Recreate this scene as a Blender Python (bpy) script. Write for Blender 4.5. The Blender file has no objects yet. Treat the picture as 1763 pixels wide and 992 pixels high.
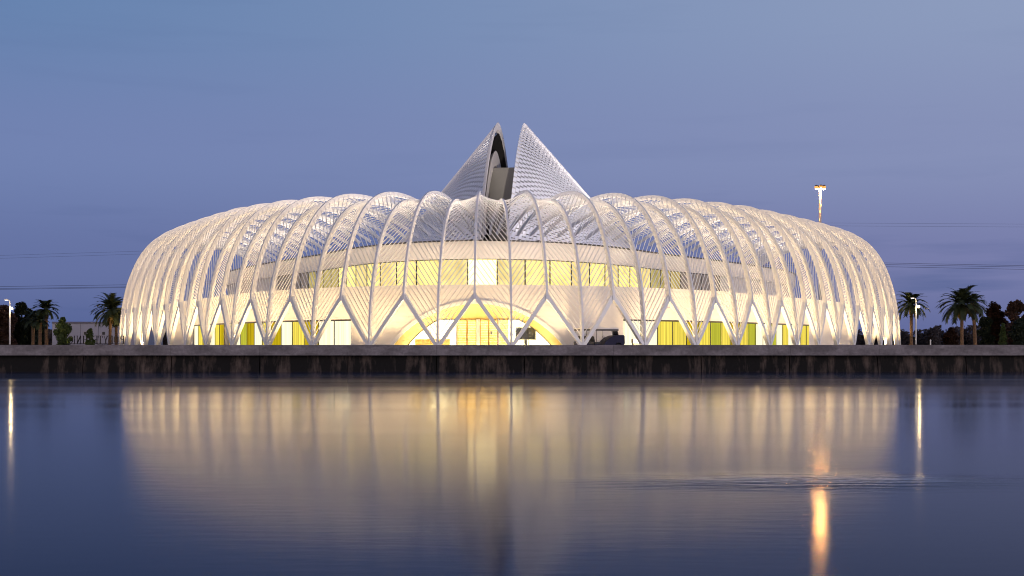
import bpy, bmesh, math, random
from mathutils import Vector, Matrix
random.seed(7)
R = math.radians
sc = bpy.context.scene
C = sc.collection

# ------------------------------------------------------------------ camera
cam_d = bpy.data.cameras.new('camera')
cam = bpy.data.objects.new('camera', cam_d); C.objects.link(cam)
EYE = 0.45
cam.location = (0, 0, EYE)
cam.rotation_euler = (R(90), 0, 0)
FPX = 2700.0
cam_d.sensor_width = 36.0
cam_d.lens = FPX / 1763 * 36
cam_d.shift_x = 0.0
cam_d.shift_y = (594 - 496) / 1763
cam_d.clip_start = 0.5
cam_d.clip_end = 8000
sc.camera = cam

# ------------------------------------------------------------------ dusk sky
world = bpy.data.worlds.new('World'); sc.world = world
world.use_nodes = True
nt = world.node_tree; N = nt.nodes; L = nt.links
N.clear()
out = N.new('ShaderNodeOutputWorld'); bg = N.new('ShaderNodeBackground')
tc = N.new('ShaderNodeTexCoord'); sep = N.new('ShaderNodeSeparateXYZ')
L.new(tc.outputs['Generated'], sep.inputs[0])
def srgb(r, g, b, a=1.0):
    f = lambda c: (c / 255 / 12.92) if c / 255 <= 0.04045 else ((c / 255 + 0.055) / 1.055) ** 2.4
    return (f(r), f(g), f(b), a)
def ramp(stops):
    n = N.new('ShaderNodeValToRGB'); n.color_ramp.interpolation = 'EASE'
    e = n.color_ramp.elements
    e[0].position, e[0].color = stops[0]
    e[1].position, e[1].color = stops[-1]
    for p, c in stops[1:-1]:
        x = e.new(p); x.color = c
    return n
# elevation ramp, left of the view and right of the view (z of the direction, 0.215 = top of the photo)
rl = ramp([(0.0, srgb(80, 97, 148)), (0.05, srgb(94, 110, 161)), (0.12, srgb(108, 126, 175)), (0.215, srgb(97, 127, 173)), (0.45, srgb(62, 98, 150)), (1.0, srgb(38, 66, 118))])
rr = ramp([(0.0, srgb(96, 106, 155)), (0.05, srgb(118, 124, 170)), (0.12, srgb(134, 144, 183)), (0.215, srgb(143, 157, 190)), (0.45, srgb(96, 120, 165)), (1.0, srgb(46, 72, 122))])
L.new(sep.outputs['Z'], rl.inputs[0]); L.new(sep.outputs['Z'], rr.inputs[0])
mr = N.new('ShaderNodeMapRange'); mr.interpolation_type = 'SMOOTHSTEP'
mr.inputs[1].default_value = -0.42; mr.inputs[2].default_value = 0.45
L.new(sep.outputs['X'], mr.inputs[0])
mix = N.new('ShaderNodeMix'); mix.data_type = 'RGBA'
L.new(mr.outputs[0], mix.inputs[0]); L.new(rl.outputs[0], mix.inputs[6]); L.new(rr.outputs[0], mix.inputs[7])
# faint long cloud streaks low in the sky
mp = N.new('ShaderNodeMapping'); mp.inputs['Scale'].default_value = (3.0, 3.0, 34.0)
L.new(tc.outputs['Generated'], mp.inputs[0])
nz = N.new('ShaderNodeTexNoise'); nz.inputs['Scale'].default_value = 1.6; nz.inputs['Detail'].default_value = 5
L.new(mp.outputs[0], nz.inputs[0])
cr = N.new('ShaderNodeMapRange'); cr.inputs[1].default_value = 0.54; cr.inputs[2].default_value = 0.74
cr.inputs[3].default_value = 0.0; cr.inputs[4].default_value = 0.85
L.new(nz.outputs[0], cr.inputs[0])
fade = N.new('ShaderNodeMapRange'); fade.inputs[1].default_value = 0.03; fade.inputs[2].default_value = 0.11
fade.inputs[3].default_value = 1.0; fade.inputs[4].default_value = 0.12
L.new(sep.outputs['Z'], fade.inputs[0])
mul = N.new('ShaderNodeMath'); mul.operation = 'MULTIPLY'
L.new(cr.outputs[0], mul.inputs[0]); L.new(fade.outputs[0], mul.inputs[1])
mix2 = N.new('ShaderNodeMix'); mix2.data_type = 'RGBA'
L.new(mul.outputs[0], mix2.inputs[0]); L.new(mix.outputs[2], mix2.inputs[6]); mix2.inputs[7].default_value = srgb(74, 94, 144)
# last afterglow of the sun that has gone down to the right
SUN_EL, SUN_ROT = R(3.0), R(118)
sky = N.new('ShaderNodeTexSky'); sky.sky_type = 'NISHITA'; sky.sun_disc = False
sky.sun_elevation = SUN_EL; sky.sun_rotation = SUN_ROT
addc = N.new('ShaderNodeMix'); addc.data_type = 'RGBA'; addc.blend_type = 'ADD'; addc.inputs[0].default_value = 0.006
L.new(mix2.outputs[2], addc.inputs[6]); L.new(sky.outputs[0], addc.inputs[7])
# pink fill light added low in the unseen sky behind the camera
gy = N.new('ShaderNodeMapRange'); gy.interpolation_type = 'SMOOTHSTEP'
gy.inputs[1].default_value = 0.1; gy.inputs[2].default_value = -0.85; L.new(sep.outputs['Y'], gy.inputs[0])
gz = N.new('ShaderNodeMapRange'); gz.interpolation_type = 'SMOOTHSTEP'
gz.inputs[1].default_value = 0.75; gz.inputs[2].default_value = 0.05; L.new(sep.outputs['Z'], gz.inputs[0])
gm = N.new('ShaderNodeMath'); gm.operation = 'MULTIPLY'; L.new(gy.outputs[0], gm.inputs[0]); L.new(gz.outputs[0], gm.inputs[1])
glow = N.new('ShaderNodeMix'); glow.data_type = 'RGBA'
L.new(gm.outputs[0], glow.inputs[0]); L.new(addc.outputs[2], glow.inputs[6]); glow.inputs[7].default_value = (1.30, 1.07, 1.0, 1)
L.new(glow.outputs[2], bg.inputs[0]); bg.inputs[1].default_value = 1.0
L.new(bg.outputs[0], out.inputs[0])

sun_d = bpy.data.lights.new('dusk_glow', 'SUN'); sun = bpy.data.objects.new('dusk_glow', sun_d); C.objects.link(sun)
sun_d.energy = 0.75; sun_d.angle = R(25); sun_d.color = (1.0, 0.90, 0.98)
az = SUN_ROT; el = R(14)
dv = Vector((math.sin(az) * math.cos(el), math.cos(az) * math.cos(el), math.sin(el)))
sun.rotation_euler = dv.to_track_quat('Z', 'Y').to_euler()

sc.view_settings.view_transform = 'Standard'
sc.view_settings.look = 'None'
sc.view_settings.exposure = 0.0
sc.view_settings.gamma = 1.0
sc.view_settings.use_curve_mapping = False
sc.cycles.max_bounces = 6
sc.cycles.diffuse_bounces = 3
sc.cycles.glossy_bounces = 3
sc.cycles.transparent_max_bounces = 12
sc.cycles.sample_clamp_indirect = 40.0
sc.cycles.sample_clamp_direct = 0.0
sc.cycles.caustics_reflective = False
sc.cycles.caustics_refractive = False
sc.cycles.use_light_tree = True
sc.cycles.pixel_filter_type = 'BLACKMAN_HARRIS'
sc.cycles.filter_width = 1.05

# ------------------------------------------------------------------ helpers
class MB:
    """collects faces; build() links them as one mesh object"""
    def __init__(s): s.v = []; s.f = []; s.smooth = False
    def poly(s, pts):
        b = len(s.v); s.v += [tuple(p) for p in pts]; s.f.append(tuple(range(b, b + len(pts))))
    def box(s, lo, hi, M=None):
        x0, y0, z0 = lo; x1, y1, z1 = hi
        p = [Vector(q) for q in ((x0,y0,z0),(x1,y0,z0),(x1,y1,z0),(x0,y1,z0),(x0,y0,z1),(x1,y0,z1),(x1,y1,z1),(x0,y1,z1))]
        if M is not None: p = [M @ q for q in p]
        s.hexa(p)
    def hexa(s, p):
        b = len(s.v); s.v += [tuple(q) for q in p]
        for f in ((3,2,1,0),(4,5,6,7),(0,1,5,4),(1,2,6,5),(2,3,7,6),(3,0,4,7)): s.f.append(tuple(b + i for i in f))
    def bar(s, a, b, up, w, d):
        """box from a to b; up = direction of the depth d, w across"""
        a = Vector(a); b = Vector(b); t = (b - a)
        if t.length < 1e-6: return
        t.normalize(); up = Vector(up); up = up - t * up.dot(t)
        if up.length < 1e-6: up = t.orthogonal()
        up.normalize(); x = t.cross(up)
        q = []
        for c in (a, b):
            for i, j in ((-1,-1),(1,-1),(1,1),(-1,1)): q.append(c + x * (i * w / 2) + up * (j * d / 2))
        s.hexa(q)
    def sweep(s, pts, ups, w, d):
        """rectangular section along pts; w, d numbers or lists"""
        n = len(pts); base = len(s.v)
        for i in range(n):
            a = Vector(pts[max(0, i - 1)]); b = Vector(pts[min(n - 1, i + 1)]); t = (b - a).normalized()
            u = Vector(ups[i]); u = (u - t * u.dot(t)).normalized(); x = t.cross(u)
            ww = w[i] if isinstance(w, (list, tuple)) else w; dd = d[i] if isinstance(d, (list, tuple)) else d
            for p, q in ((-1,-1),(1,-1),(1,1),(-1,1)): s.v.append(tuple(Vector(pts[i]) + x * (p * ww / 2) + u * (q * dd / 2)))
        for i in range(n - 1):
            for k in range(4):
                a = base + i * 4 + k; b = base + i * 4 + (k + 1) % 4
                s.f.append((a, b, b + 4, a + 4))
        s.f.append((base + 3, base + 2, base + 1, base)); e = base + (n - 1) * 4
        s.f.append((e, e + 1, e + 2, e + 3))
    def tube(s, pts, r, n=8, cap=True):
        m = len(pts); base = len(s.v)
        ref = None
        for i in range(m):
            a = Vector(pts[max(0, i - 1)]); b = Vector(pts[min(m - 1, i + 1)]); t = (b - a).normalized()
            if ref is None: ref = t.orthogonal().normalized()
            ref = (ref - t * ref.dot(t)).normalized(); y = t.cross(ref)
            rr = r[i] if isinstance(r, (list, tuple)) else r
            for k in range(n):
                an = 2 * math.pi * k / n
                s.v.append(tuple(Vector(pts[i]) + (ref * math.cos(an) + y * math.sin(an)) * rr))
        for i in range(m - 1):
            for k in range(n):
                a = base + i * n + k; b = base + i * n + (k + 1) % n
                s.f.append((a, b, b + n, a + n))
        if cap:
            s.f.append(tuple(base + k for k in reversed(range(n)))); e = base + (m - 1) * n
            s.f.append(tuple(e + k for k in range(n)))
    def lathe(s, c, prof, n=16):
        """prof: list of (r, z)"""
        base = len(s.v); c = Vector(c)
        for r_, z_ in prof:
            for k in range(n):
                an = 2 * math.pi * k / n
                s.v.append((c.x + r_ * math.cos(an), c.y + r_ * math.sin(an), c.z + z_))
        for i in range(len(prof) - 1):
            for k in range(n):
                a = base + i * n + k; b = base + i * n + (k + 1) % n
                s.f.append((a, b, b + n, a + n))
        s.f.append(tuple(base + k for k in reversed(range(n)))); e = base + (len(prof) - 1) * n
        s.f.append(tuple(e + k for k in range(n)))
    def prism(s, outline, y0, y1, M=None):
        """outline (x,z) extruded along y"""
        n = len(outline); base = len(s.v)
        for y in (y0, y1):
            for x, z in outline:
                p = Vector((x, y, z))
                if M is not None: p = M @ p
                s.v.append(tuple(p))
        s.f.append(tuple(base + i for i in range(n))); s.f.append(tuple(base + n + i for i in reversed(range(n))))
        for i in range(n):
            j = (i + 1) % n
            s.f.append((base + j, base + i, base + n + i, base + n + j))
    def build(s, name, mat, parent=None, smooth=False, recalc=True):
        me = bpy.data.meshes.new(name); me.from_pydata(s.v, [], s.f); me.update()
        if recalc:
            bm = bmesh.new(); bm.from_mesh(me); bmesh.ops.recalc_face_normals(bm, faces=bm.faces); bm.to_mesh(me); bm.free()
        if smooth:
            me.polygons.foreach_set('use_smooth', [True] * len(me.polygons))
        if mat is not None: me.materials.append(mat)
        o = bpy.data.objects.new(name, me); C.objects.link(o)
        if parent is not None: o.parent = parent
        return o

def tag(o, label=None, cat=None, group=None, kind=None):
    if label: o['label'] = label
    if cat: o['category'] = cat
    if group: o['group'] = group
    if kind: o['kind'] = kind
    return o
def empty(name, loc, rz=0.0):
    o = bpy.data.objects.new(name, None); C.objects.link(o); o.location = loc; o.rotation_euler = (0, 0, rz)
    o.empty_display_size = 0.3
    return o
def at(px, Y):            # x of a photo column at distance Y
    return (px - 881.5) / FPX * Y
def zat(py, Y):
    return EYE + (594 - py) / FPX * Y

# ------------------------------------------------------------------ materials
def mat(name, col, rough=0.6, metal=0.0, var=0.08, scale=2.0, bump=0.0, bscale=20.0, spec=0.5):
    m = bpy.data.materials.new(name); m.use_nodes = True
    t = m.node_tree; b = t.nodes['Principled BSDF']
    b.inputs['Roughness'].default_value = rough; b.inputs['Metallic'].default_value = metal
    b.inputs['Specular IOR Level'].default_value = spec
    tcn = t.nodes.new('ShaderNodeTexCoord')
    n = t.nodes.new('ShaderNodeTexNoise'); n.inputs['Scale'].default_value = scale; n.inputs['Detail'].default_value = 6
    t.links.new(tcn.outputs['Object'], n.inputs[0])
    r = t.nodes.new('ShaderNodeValToRGB')
    r.color_ramp.elements[0].position = 0.3; r.color_ramp.elements[1].position = 0.7
    r.color_ramp.elements[0].color = tuple(c * (1 - var) for c in col[:3]) + (1,)
    r.color_ramp.elements[1].color = tuple(min(1, c * (1 + var)) for c in col[:3]) + (1,)
    t.links.new(n.outputs[0], r.inputs[0]); t.links.new(r.outputs[0], b.inputs['Base Color'])
    if bump:
        n2 = t.nodes.new('ShaderNodeTexNoise'); n2.inputs['Scale'].default_value = bscale; n2.inputs['Detail'].default_value = 8
        t.links.new(tcn.outputs['Object'], n2.inputs[0])
        bp = t.nodes.new('ShaderNodeBump'); bp.inputs['Strength'].default_value = bump; bp.inputs['Distance'].default_value = 0.05
        t.links.new(n2.outputs[0], bp.inputs['Height']); t.links.new(bp.outputs[0], b.inputs['Normal'])
    return m
def emit(name, col, strength, folds=0.0, fscale=3.0, var=0.25):
    """lit surface; folds = contrast of vertical curtain fold shading painted into the glow"""
    m = bpy.data.materials.new(name); m.use_nodes = True
    t = m.node_tree; t.nodes.clear()
    o = t.nodes.new('ShaderNodeOutputMaterial'); e = t.nodes.new('ShaderNodeEmission')
    t.links.new(e.outputs[0], o.inputs[0])
    tcn = t.nodes.new('ShaderNodeTexCoord')
    mpn = t.nodes.new('ShaderNodeMapping'); mpn.inputs['Scale'].default_value = (fscale, fscale, 0.05 if folds else fscale)  # stretched noise paints light and dark of curtain folds into the emission
    t.links.new(tcn.outputs['Object'], mpn.inputs[0])
    n = t.nodes.new('ShaderNodeTexNoise'); n.inputs['Scale'].default_value = 1.0; n.inputs['Detail'].default_value = 3
    t.links.new(mpn.outputs[0], n.inputs[0])
    r = t.nodes.new('ShaderNodeMapRange'); r.inputs[1].default_value = 0.3; r.inputs[2].default_value = 0.7
    amt = folds or var
    r.inputs[3].default_value = strength * (1 - amt); r.inputs[4].default_value = strength * (1 + amt)
    t.links.new(n.outputs[0], r.inputs[0]); t.links.new(r.outputs[0], e.inputs[1])
    e.inputs[0].default_value = tuple(col[:3]) + (1,)
    return m

M = {}
M['white_steel'] = mat('white_painted_steel', (0.80, 0.79, 0.77), 0.42, var=0.03, scale=0.7)
M['rib_steel'] = mat('white_rib_steel', (0.74, 0.73, 0.74), 0.4, var=0.04, scale=0.6)
M['siding'] = mat('white_wall_panel', (0.76, 0.73, 0.70), 0.55, var=0.05, scale=0.35)
M['fascia'] = mat('white_fascia', (0.72, 0.68, 0.65), 0.55, var=0.05, scale=0.3)
M['roof'] = mat('pale_roof', (0.42, 0.43, 0.46), 0.6, var=0.12, scale=0.2)
M['dark_metal'] = mat('dark_frame', (0.035, 0.03, 0.028), 0.4, var=0.2)
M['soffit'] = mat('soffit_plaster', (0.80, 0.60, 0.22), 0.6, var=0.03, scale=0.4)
M['wing_plate'] = mat('wing_aluminium', (0.84, 0.85, 0.90), 0.36, metal=0.3, var=0.06, scale=0.5)
M['black'] = mat('black_shade', (0.012, 0.010, 0.009), 0.7, var=0.3)  # darkness inside the roof wings, put into a surface colour
M['grey_block'] = mat('grey_roof_block', (0.30, 0.29, 0.26), 0.6, var=0.06, scale=0.3)
M['pave'] = mat('plaza_paving', (0.30, 0.28, 0.26), 0.8, var=0.12, scale=0.4)
M['wood'] = mat('warm_timber', (0.30, 0.17, 0.030), 0.5, var=0.2, scale=3)
M['room'] = mat('interior_plaster', (0.80, 0.76, 0.66), 0.7, var=0.03)
M['screen_dark'] = mat('dark_screen', (0.02, 0.02, 0.022), 0.25, var=0.1)

def glass_mat():
    m = bpy.data.materials.new('window_glass'); m.use_nodes = True
    t = m.node_tree; t.nodes.clear()
    o = t.nodes.new('ShaderNodeOutputMaterial'); mx = t.nodes.new('ShaderNodeMixShader')
    tr = t.nodes.new('ShaderNodeBsdfTransparent'); gl = t.nodes.new('ShaderNodeBsdfGlossy'); gl.inputs['Roughness'].default_value = 0.03
    tr.inputs[0].default_value = (0.95, 0.97, 0.95, 1)
    fr = t.nodes.new('ShaderNodeFresnel'); fr.inputs[0].default_value = 1.45
    t.links.new(fr.outputs[0], mx.inputs[0]); t.links.new(tr.outputs[0], mx.inputs[1]); t.links.new(gl.outputs[0], mx.inputs[2])
    t.links.new(mx.outputs[0], o.inputs[0])
    return m
M['glass'] = glass_mat()
M['curtain_yellow'] = emit('lit_yellow_curtain', (0.95, 0.75, 0.10), 0.95, folds=0.42, fscale=4.5)
M['curtain_deep'] = emit('lit_deep_yellow_curtain', (0.88, 0.64, 0.015), 0.62, folds=0.42, fscale=4.0)
M['curtain_green'] = emit('lit_yellow_green_curtain', (0.70, 0.68, 0.06), 0.72, folds=0.45, fscale=4.0)
M['curtain_cream'] = emit('lit_cream_curtain', (1.0, 0.90, 0.60), 1.25, folds=0.20, fscale=3.0)
M['upper_bright'] = emit('lit_upper_pane_bright', (1.0, 0.80, 0.36), 3.0, var=0.2, fscale=0.6)
M['upper_warm'] = emit('lit_upper_pane', (1.0, 0.80, 0.27), 1.30, var=0.22, fscale=0.9)
M['upper_soft'] = emit('lit_upper_pane_soft', (0.98, 0.76, 0.30), 1.1, var=0.2, fscale=0.8)
M['upper_olive'] = emit('lit_upper_pane_dim', (0.80, 0.64, 0.24), 0.66, var=0.25, fscale=0.6)
M['upper_grey'] = mat('unlit_upper_pane', (0.32, 0.29, 0.26), 0.2, var=0.1)
M['lamp_orange'] = emit('sodium_lamp', (1.0, 0.46, 0.12), 750.0, var=0.05)
M['halo_bowl'] = emit('sodium_halo', (1.0, 0.40, 0.10), 1.5, var=0.05)  # orange emission standing in for the halo round the bulbs
M['lamp_warm'] = emit('warm_lamp', (1.0, 0.80, 0.40), 14.0, var=0.05)
M['lamp_white'] = emit('white_lamp', (1.0, 0.92, 0.85), 5.0, var=0.05)
M['blue_screen'] = emit('blue_monitor', (0.42, 0.40, 0.85), 0.75, var=0.1)

# ------------------------------------------------------------------ ground, water
WALL_Y = 108.0
WATER_Z = EYE - 47 / FPX * WALL_Y        # -1.43
g = MB(); g.poly([(-4000, WALL_Y + 1.2, 0), (4000, WALL_Y + 1.2, 0), (4000, 7000, 0), (-4000, 7000, 0)])
mg = mat('plaza_and_lawn_ground', (0.10, 0.10, 0.075), 0.9, var=0.35, scale=0.05, bump=0.3, bscale=1.0)
tag(g.build('ground', mg), kind='structure')
g = MB(); g.poly([(-45, WALL_Y + 1.25, 0.004), (48, WALL_Y + 1.25, 0.004), (62, 180, 0.004), (62, 300, 0.004), (-66, 300, 0.004), (-62, 180, 0.004)])
tag(g.build('plaza_paving', M['pave']), kind='structure')

def water_mat():
    m = bpy.data.materials.new('lake_water'); m.use_nodes = True
    t = m.node_tree; nn = t.nodes; ll = t.links; nn.clear()
    o = nn.new('ShaderNodeOutputMaterial'); mx = nn.new('ShaderNodeMixShader'); ll.new(mx.outputs[0], o.inputs[0])
    df = nn.new('ShaderNodeBsdfDiffuse'); df.inputs[0].default_value = (0.003, 0.021, 0.080, 1)
    gs = nn.new('ShaderNodeBsdfGlossy'); gs.inputs[0].default_value = (1.0, 0.98, 0.96, 1)
    fr = nn.new('ShaderNodeFresnel'); fr.inputs[0].default_value = 1.05
    ll.new(fr.outputs[0], mx.inputs[0]); ll.new(df.outputs[0], mx.inputs[1]); ll.new(gs.outputs[0], mx.inputs[2])
    geo = nn.new('ShaderNodeNewGeometry'); sp = nn.new('ShaderNodeSeparateXYZ'); ll.new(geo.outputs['Position'], sp.inputs[0])
    # calm and ruffled stretches, long across the lake
    mp_ = nn.new('ShaderNodeMapping'); mp_.inputs['Scale'].default_value = (0.012, 0.16, 1); ll.new(geo.outputs['Position'], mp_.inputs[0])
    n1 = nn.new('ShaderNodeTexNoise'); n1.inputs['Scale'].default_value = 1.0; n1.inputs['Detail'].default_value = 5; ll.new(mp_.outputs[0], n1.inputs[0])
    rg = nn.new('ShaderNodeMapRange'); rg.inputs[1].default_value = 0.35; rg.inputs[2].default_value = 0.68
    rg.inputs[3].default_value = 0.85; rg.inputs[4].default_value = 1.2; ll.new(n1.outputs[0], rg.inputs[0])
    # small ripples
    mp2 = nn.new('ShaderNodeMapping'); mp2.inputs['Scale'].default_value = (0.9, 2.6, 1); ll.new(geo.outputs['Position'], mp2.inputs[0])
    n2 = nn.new('ShaderNodeTexNoise'); n2.inputs['Scale'].default_value = 1.5; n2.inputs['Detail'].default_value = 4; ll.new(mp2.outputs[0], n2.inputs[0])
    h2 = nn.new('ShaderNodeMath'); h2.operation = 'MULTIPLY'; h2.inputs[1].default_value = 0.0009; ll.new(n2.outputs[0], h2.inputs[0])
    # one low swell left by something that swam past: ridge across the right half of the lake
    def mth(op, a, b_=None):
        q = nn.new('ShaderNodeMath'); q.operation = op
        for i, s_ in enumerate((a, b_)):
            if s_ is None: continue
            if isinstance(s_, (int, float)): q.inputs[i].default_value = s_
            else: ll.new(s_, q.inputs[i])
        return q.outputs[0]
    dy = mth('DIVIDE', mth('SUBTRACT', mth('ADD', sp.outputs['Y'], mth('MULTIPLY', n2.outputs[0], 0.5)), 21.9), 0.9)
    gy = mth('POWER', 2.718, mth('MULTIPLY', mth('MULTIPLY', dy, dy), -1.0))
    dx = mth('DIVIDE', mth('SUBTRACT', sp.outputs['X'], 4.2), 2.2)
    gx = mth('POWER', 2.718, mth('MULTIPLY', mth('MULTIPLY', dx, dx), -1.0))
    ridge = mth('MULTIPLY', mth('MULTIPLY', gy, gx), 0.022)
    mp3 = nn.new('ShaderNodeMapping'); mp3.inputs['Scale'].default_value = (0.7, 4.5, 1); ll.new(geo.outputs['Position'], mp3.inputs[0])
    n4 = nn.new('ShaderNodeTexNoise'); n4.inputs['Scale'].default_value = 1.6; n4.inputs['Detail'].default_value = 3; ll.new(mp3.outputs[0], n4.inputs[0])
    patch = mth('MULTIPLY', mth('MULTIPLY', gy, gx), mth('MULTIPLY', n4.outputs[0], 0.035))
    hh = mth('ADD', mth('ADD', h2.outputs[0], patch), ridge)
    bp = nn.new('ShaderNodeBump'); bp.inputs['Strength'].default_value = 1.0; bp.inputs['Distance'].default_value = 1.0
    ll.new(hh, bp.inputs['Height'])
    for q in (df, gs, fr): ll.new(bp.outputs[0], q.inputs['Normal'])
    # choppier in the far half of the lake
    rd = nn.new('ShaderNodeMapRange'); rd.interpolation_type = 'SMOOTHSTEP'
    rd.inputs[1].default_value = 25; rd.inputs[2].default_value = 85; rd.inputs[3].default_value = 0.105; rd.inputs[4].default_value = 0.088
    ll.new(sp.outputs['Y'], rd.inputs[0])
    ll.new(mth('ADD', mth('MULTIPLY', rd.outputs[0], rg.outputs[0]), mth('MULTIPLY', mth('MULTIPLY', gy, gx), 0.14)), gs.inputs['Roughness'])
    return m
w_ = MB(); w_.poly([(-1500, -300, WATER_Z), (1500, -300, WATER_Z), (1500, WALL_Y + 0.6, WATER_Z), (-1500, WALL_Y + 0.6, WATER_Z)])
tag(w_.build('lake_water', water_mat()), kind='structure')

# ------------------------------------------------------------------ lakeside retaining wall
def stained(name, base, dark, streak, rough=0.85, lo=0.42, hi=0.62):
    m = bpy.data.materials.new(name); m.use_nodes = True
    t = m.node_tree; b = t.nodes['Principled BSDF']; nn = t.nodes; ll = t.links
    b.inputs['Roughness'].default_value = rough; b.inputs['Specular IOR Level'].default_value = 0.3
    tcn = nn.new('ShaderNodeTexCoord')
    a = nn.new('ShaderNodeMapping'); a.inputs['Scale'].default_value = streak; ll.new(tcn.outputs['Object'], a.inputs[0])
    n = nn.new('ShaderNodeTexNoise'); n.inputs['Scale'].default_value = 1.0; n.inputs['Detail'].default_value = 7; n.inputs['Roughness'].default_value = 0.65
    ll.new(a.outputs[0], n.inputs[0])
    r = nn.new('ShaderNodeValToRGB'); e = r.color_ramp.elements
    e[0].position = lo; e[0].color = tuple(dark) + (1,); e[1].position = hi; e[1].color = tuple(base) + (1,)
    ll.new(n.outputs[0], r.inputs[0])
    n3 = nn.new('ShaderNodeTexNoise'); n3.inputs['Scale'].default_value = 5.0; n3.inputs['Detail'].default_value = 8; ll.new(tcn.outputs['Object'], n3.inputs[0])
    mx = nn.new('ShaderNodeMix'); mx.data_type = 'RGBA'; mx.blend_type = 'MULTIPLY'; mx.inputs[0].default_value = 0.6
    ll.new(r.outputs[0], mx.inputs[6]); ll.new(n3.outputs[0], mx.inputs[7]); ll.new(mx.outputs[2], b.inputs['Base Color'])
    bp = nn.new('ShaderNodeBump'); bp.inputs['Strength'].default_value = 0.4; bp.inputs['Distance'].default_value = 0.04
    ll.new(n3.outputs[0], bp.inputs['Height']); ll.new(bp.outputs[0], b.inputs['Normal'])
    return m
M['cap'] = stained('weathered_concrete_cap', (0.35, 0.315, 0.335), (0.20, 0.18, 0.19), (0.5, 0.5, 1.2))
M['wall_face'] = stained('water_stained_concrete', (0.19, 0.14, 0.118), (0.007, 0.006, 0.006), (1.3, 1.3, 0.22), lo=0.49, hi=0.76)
sw = empty('retaining_wall', (0, WALL_Y, 0))
tag(sw, 'long low concrete lakeside wall with pale cap and dark streaked face', 'wall')
cap = MB(); x = -420.0
while x < 420:
    x2 = x + 6.1
    cap.box((x, 0.0, -0.27), (x2 - 0.012, 1.35, EYE)); x = x2
cap.build('cap', M['cap'], sw)
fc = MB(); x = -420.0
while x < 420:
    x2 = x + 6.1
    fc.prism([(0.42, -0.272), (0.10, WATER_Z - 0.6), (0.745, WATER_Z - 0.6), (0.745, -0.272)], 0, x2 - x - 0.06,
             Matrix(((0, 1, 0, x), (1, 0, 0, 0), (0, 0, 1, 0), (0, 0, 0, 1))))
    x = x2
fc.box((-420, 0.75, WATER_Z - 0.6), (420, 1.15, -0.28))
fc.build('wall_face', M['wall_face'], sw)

# ================================================================== THE BUILDING
PSI = 0.036; BX0, BY0 = -3.24, 135.0
bld = empty('university_building', (BX0, BY0, 0), -PSI)
tag(bld, 'long white oval building wrapped in an arched white lattice, split cone on its roof', 'building')
def w2l(X, Y):
    a = X - BX0; b = Y - BY0
    return a * math.cos(PSI) - b * math.sin(PSI), a * math.sin(PSI) + b * math.cos(PSI)

# plan of the rib feet: spacing 6.39 m, heading turning as measured
NJ = 1640; DJ = 0.01
PW = [0.0]; PD = [0.0]; PH = [0.0]
for i in range(1, NJ):
    t = i * DJ / 13.0
    h = 4.191 * t - 5.427 * t ** 2 + 2.482 * t ** 3
    h = min(h, math.pi / 2) if i * DJ > 15 else h
    PW.append(PW[-1] + 6.39 * math.cos(h) * DJ); PD.append(PD[-1] + 6.39 * math.sin(h) * DJ); PH.append(h)
JM = 16.04; DM = PD[1604]
def plan(j):
    """foot point and heading of rib position j (0 = front tip, + to the right); past the widest point the back half mirrors the front"""
    s = 1 if j >= 0 else -1; a = abs(j)
    back = a > JM
    if back: a = max(0.0, 2 * JM - a)
    i = min(int(a / DJ), NJ - 2); f = a / DJ - i
    w = PW[i] * (1 - f) + PW[i + 1] * f; d = PD[i] * (1 - f) + PD[i + 1] * f; h = PH[i] * (1 - f) + PH[i + 1] * f
    w *= 1 + 0.010 * min(1, a / 12)
    if back: d = 2 * DM - d; h = math.pi - h
    return s * w, d, s * h
def pt(j, u, z):
    w, d, h = plan(j)
    return Vector((w - u * math.sin(h), d + u * math.cos(h), z))
def nrm(j):          # inward normal
    h = plan(j)[2]
    return Vector((-math.sin(h), math.cos(h), 0))

def rib_profile(j, H):
    """list of (u, z, s) from the foot, over the crown and down to the roof"""
    e = 2 / 2.5; P = []
    for i in range(61):
        ph = math.pi / 2 * i / 60
        u = 8.0 * (1 - math.cos(ph) ** e) + 0.5 * math.sin(ph); z = H * math.sin(ph) ** e
        P.append((u, z))
    for i in range(1, 25):
        t = i / 24; P.append((8.5 + 9.5 * t, H - (H - 11.3) * t ** 1.9))
    # resample by length
    s = 0; Q = [(P[0][0], P[0][1], 0.0)]
    for a, b in zip(P, P[1:]):
        s += math.hypot(b[0] - a[0], b[1] - a[1]); Q.append((b[0], b[1], s))
    return Q
def prof_at(Q, s):
    s = max(0, min(s, Q[-1][2]))
    lo, hi = 0, len(Q) - 1
    while hi - lo > 1:
        m = (lo + hi) // 2
        if Q[m][2] <= s: lo = m
        else: hi = m
    f = (s - Q[lo][2]) / max(1e-9, Q[hi][2] - Q[lo][2])
    return Q[lo][0] * (1 - f) + Q[hi][0] * f, Q[lo][1] * (1 - f) + Q[hi][1] * f
def u_of_z(Q, z):
    for a, b in zip(Q, Q[1:]):
        if b[1] >= z: 
            f = (z - a[1]) / max(1e-9, b[1] - a[1]); return a[0] * (1 - f) + b[0] * f
    return Q[60][0]
def crown(j, apex):
    a = min(1, abs(j) / 7.0)
    return (14.25 if apex else 13.5) + (0.75 if apex else 0.9) * a
JMAX = 18
ZA = 4.45            # height where two legs meet
PROF = {}
def prof(j2):        # j2 = 2*j ; even = apex rib, odd = foot rib
    if j2 not in PROF: PROF[j2] = rib_profile(j2 / 2, crown(j2 / 2, j2 % 2 == 0))
    return PROF[j2]

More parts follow.
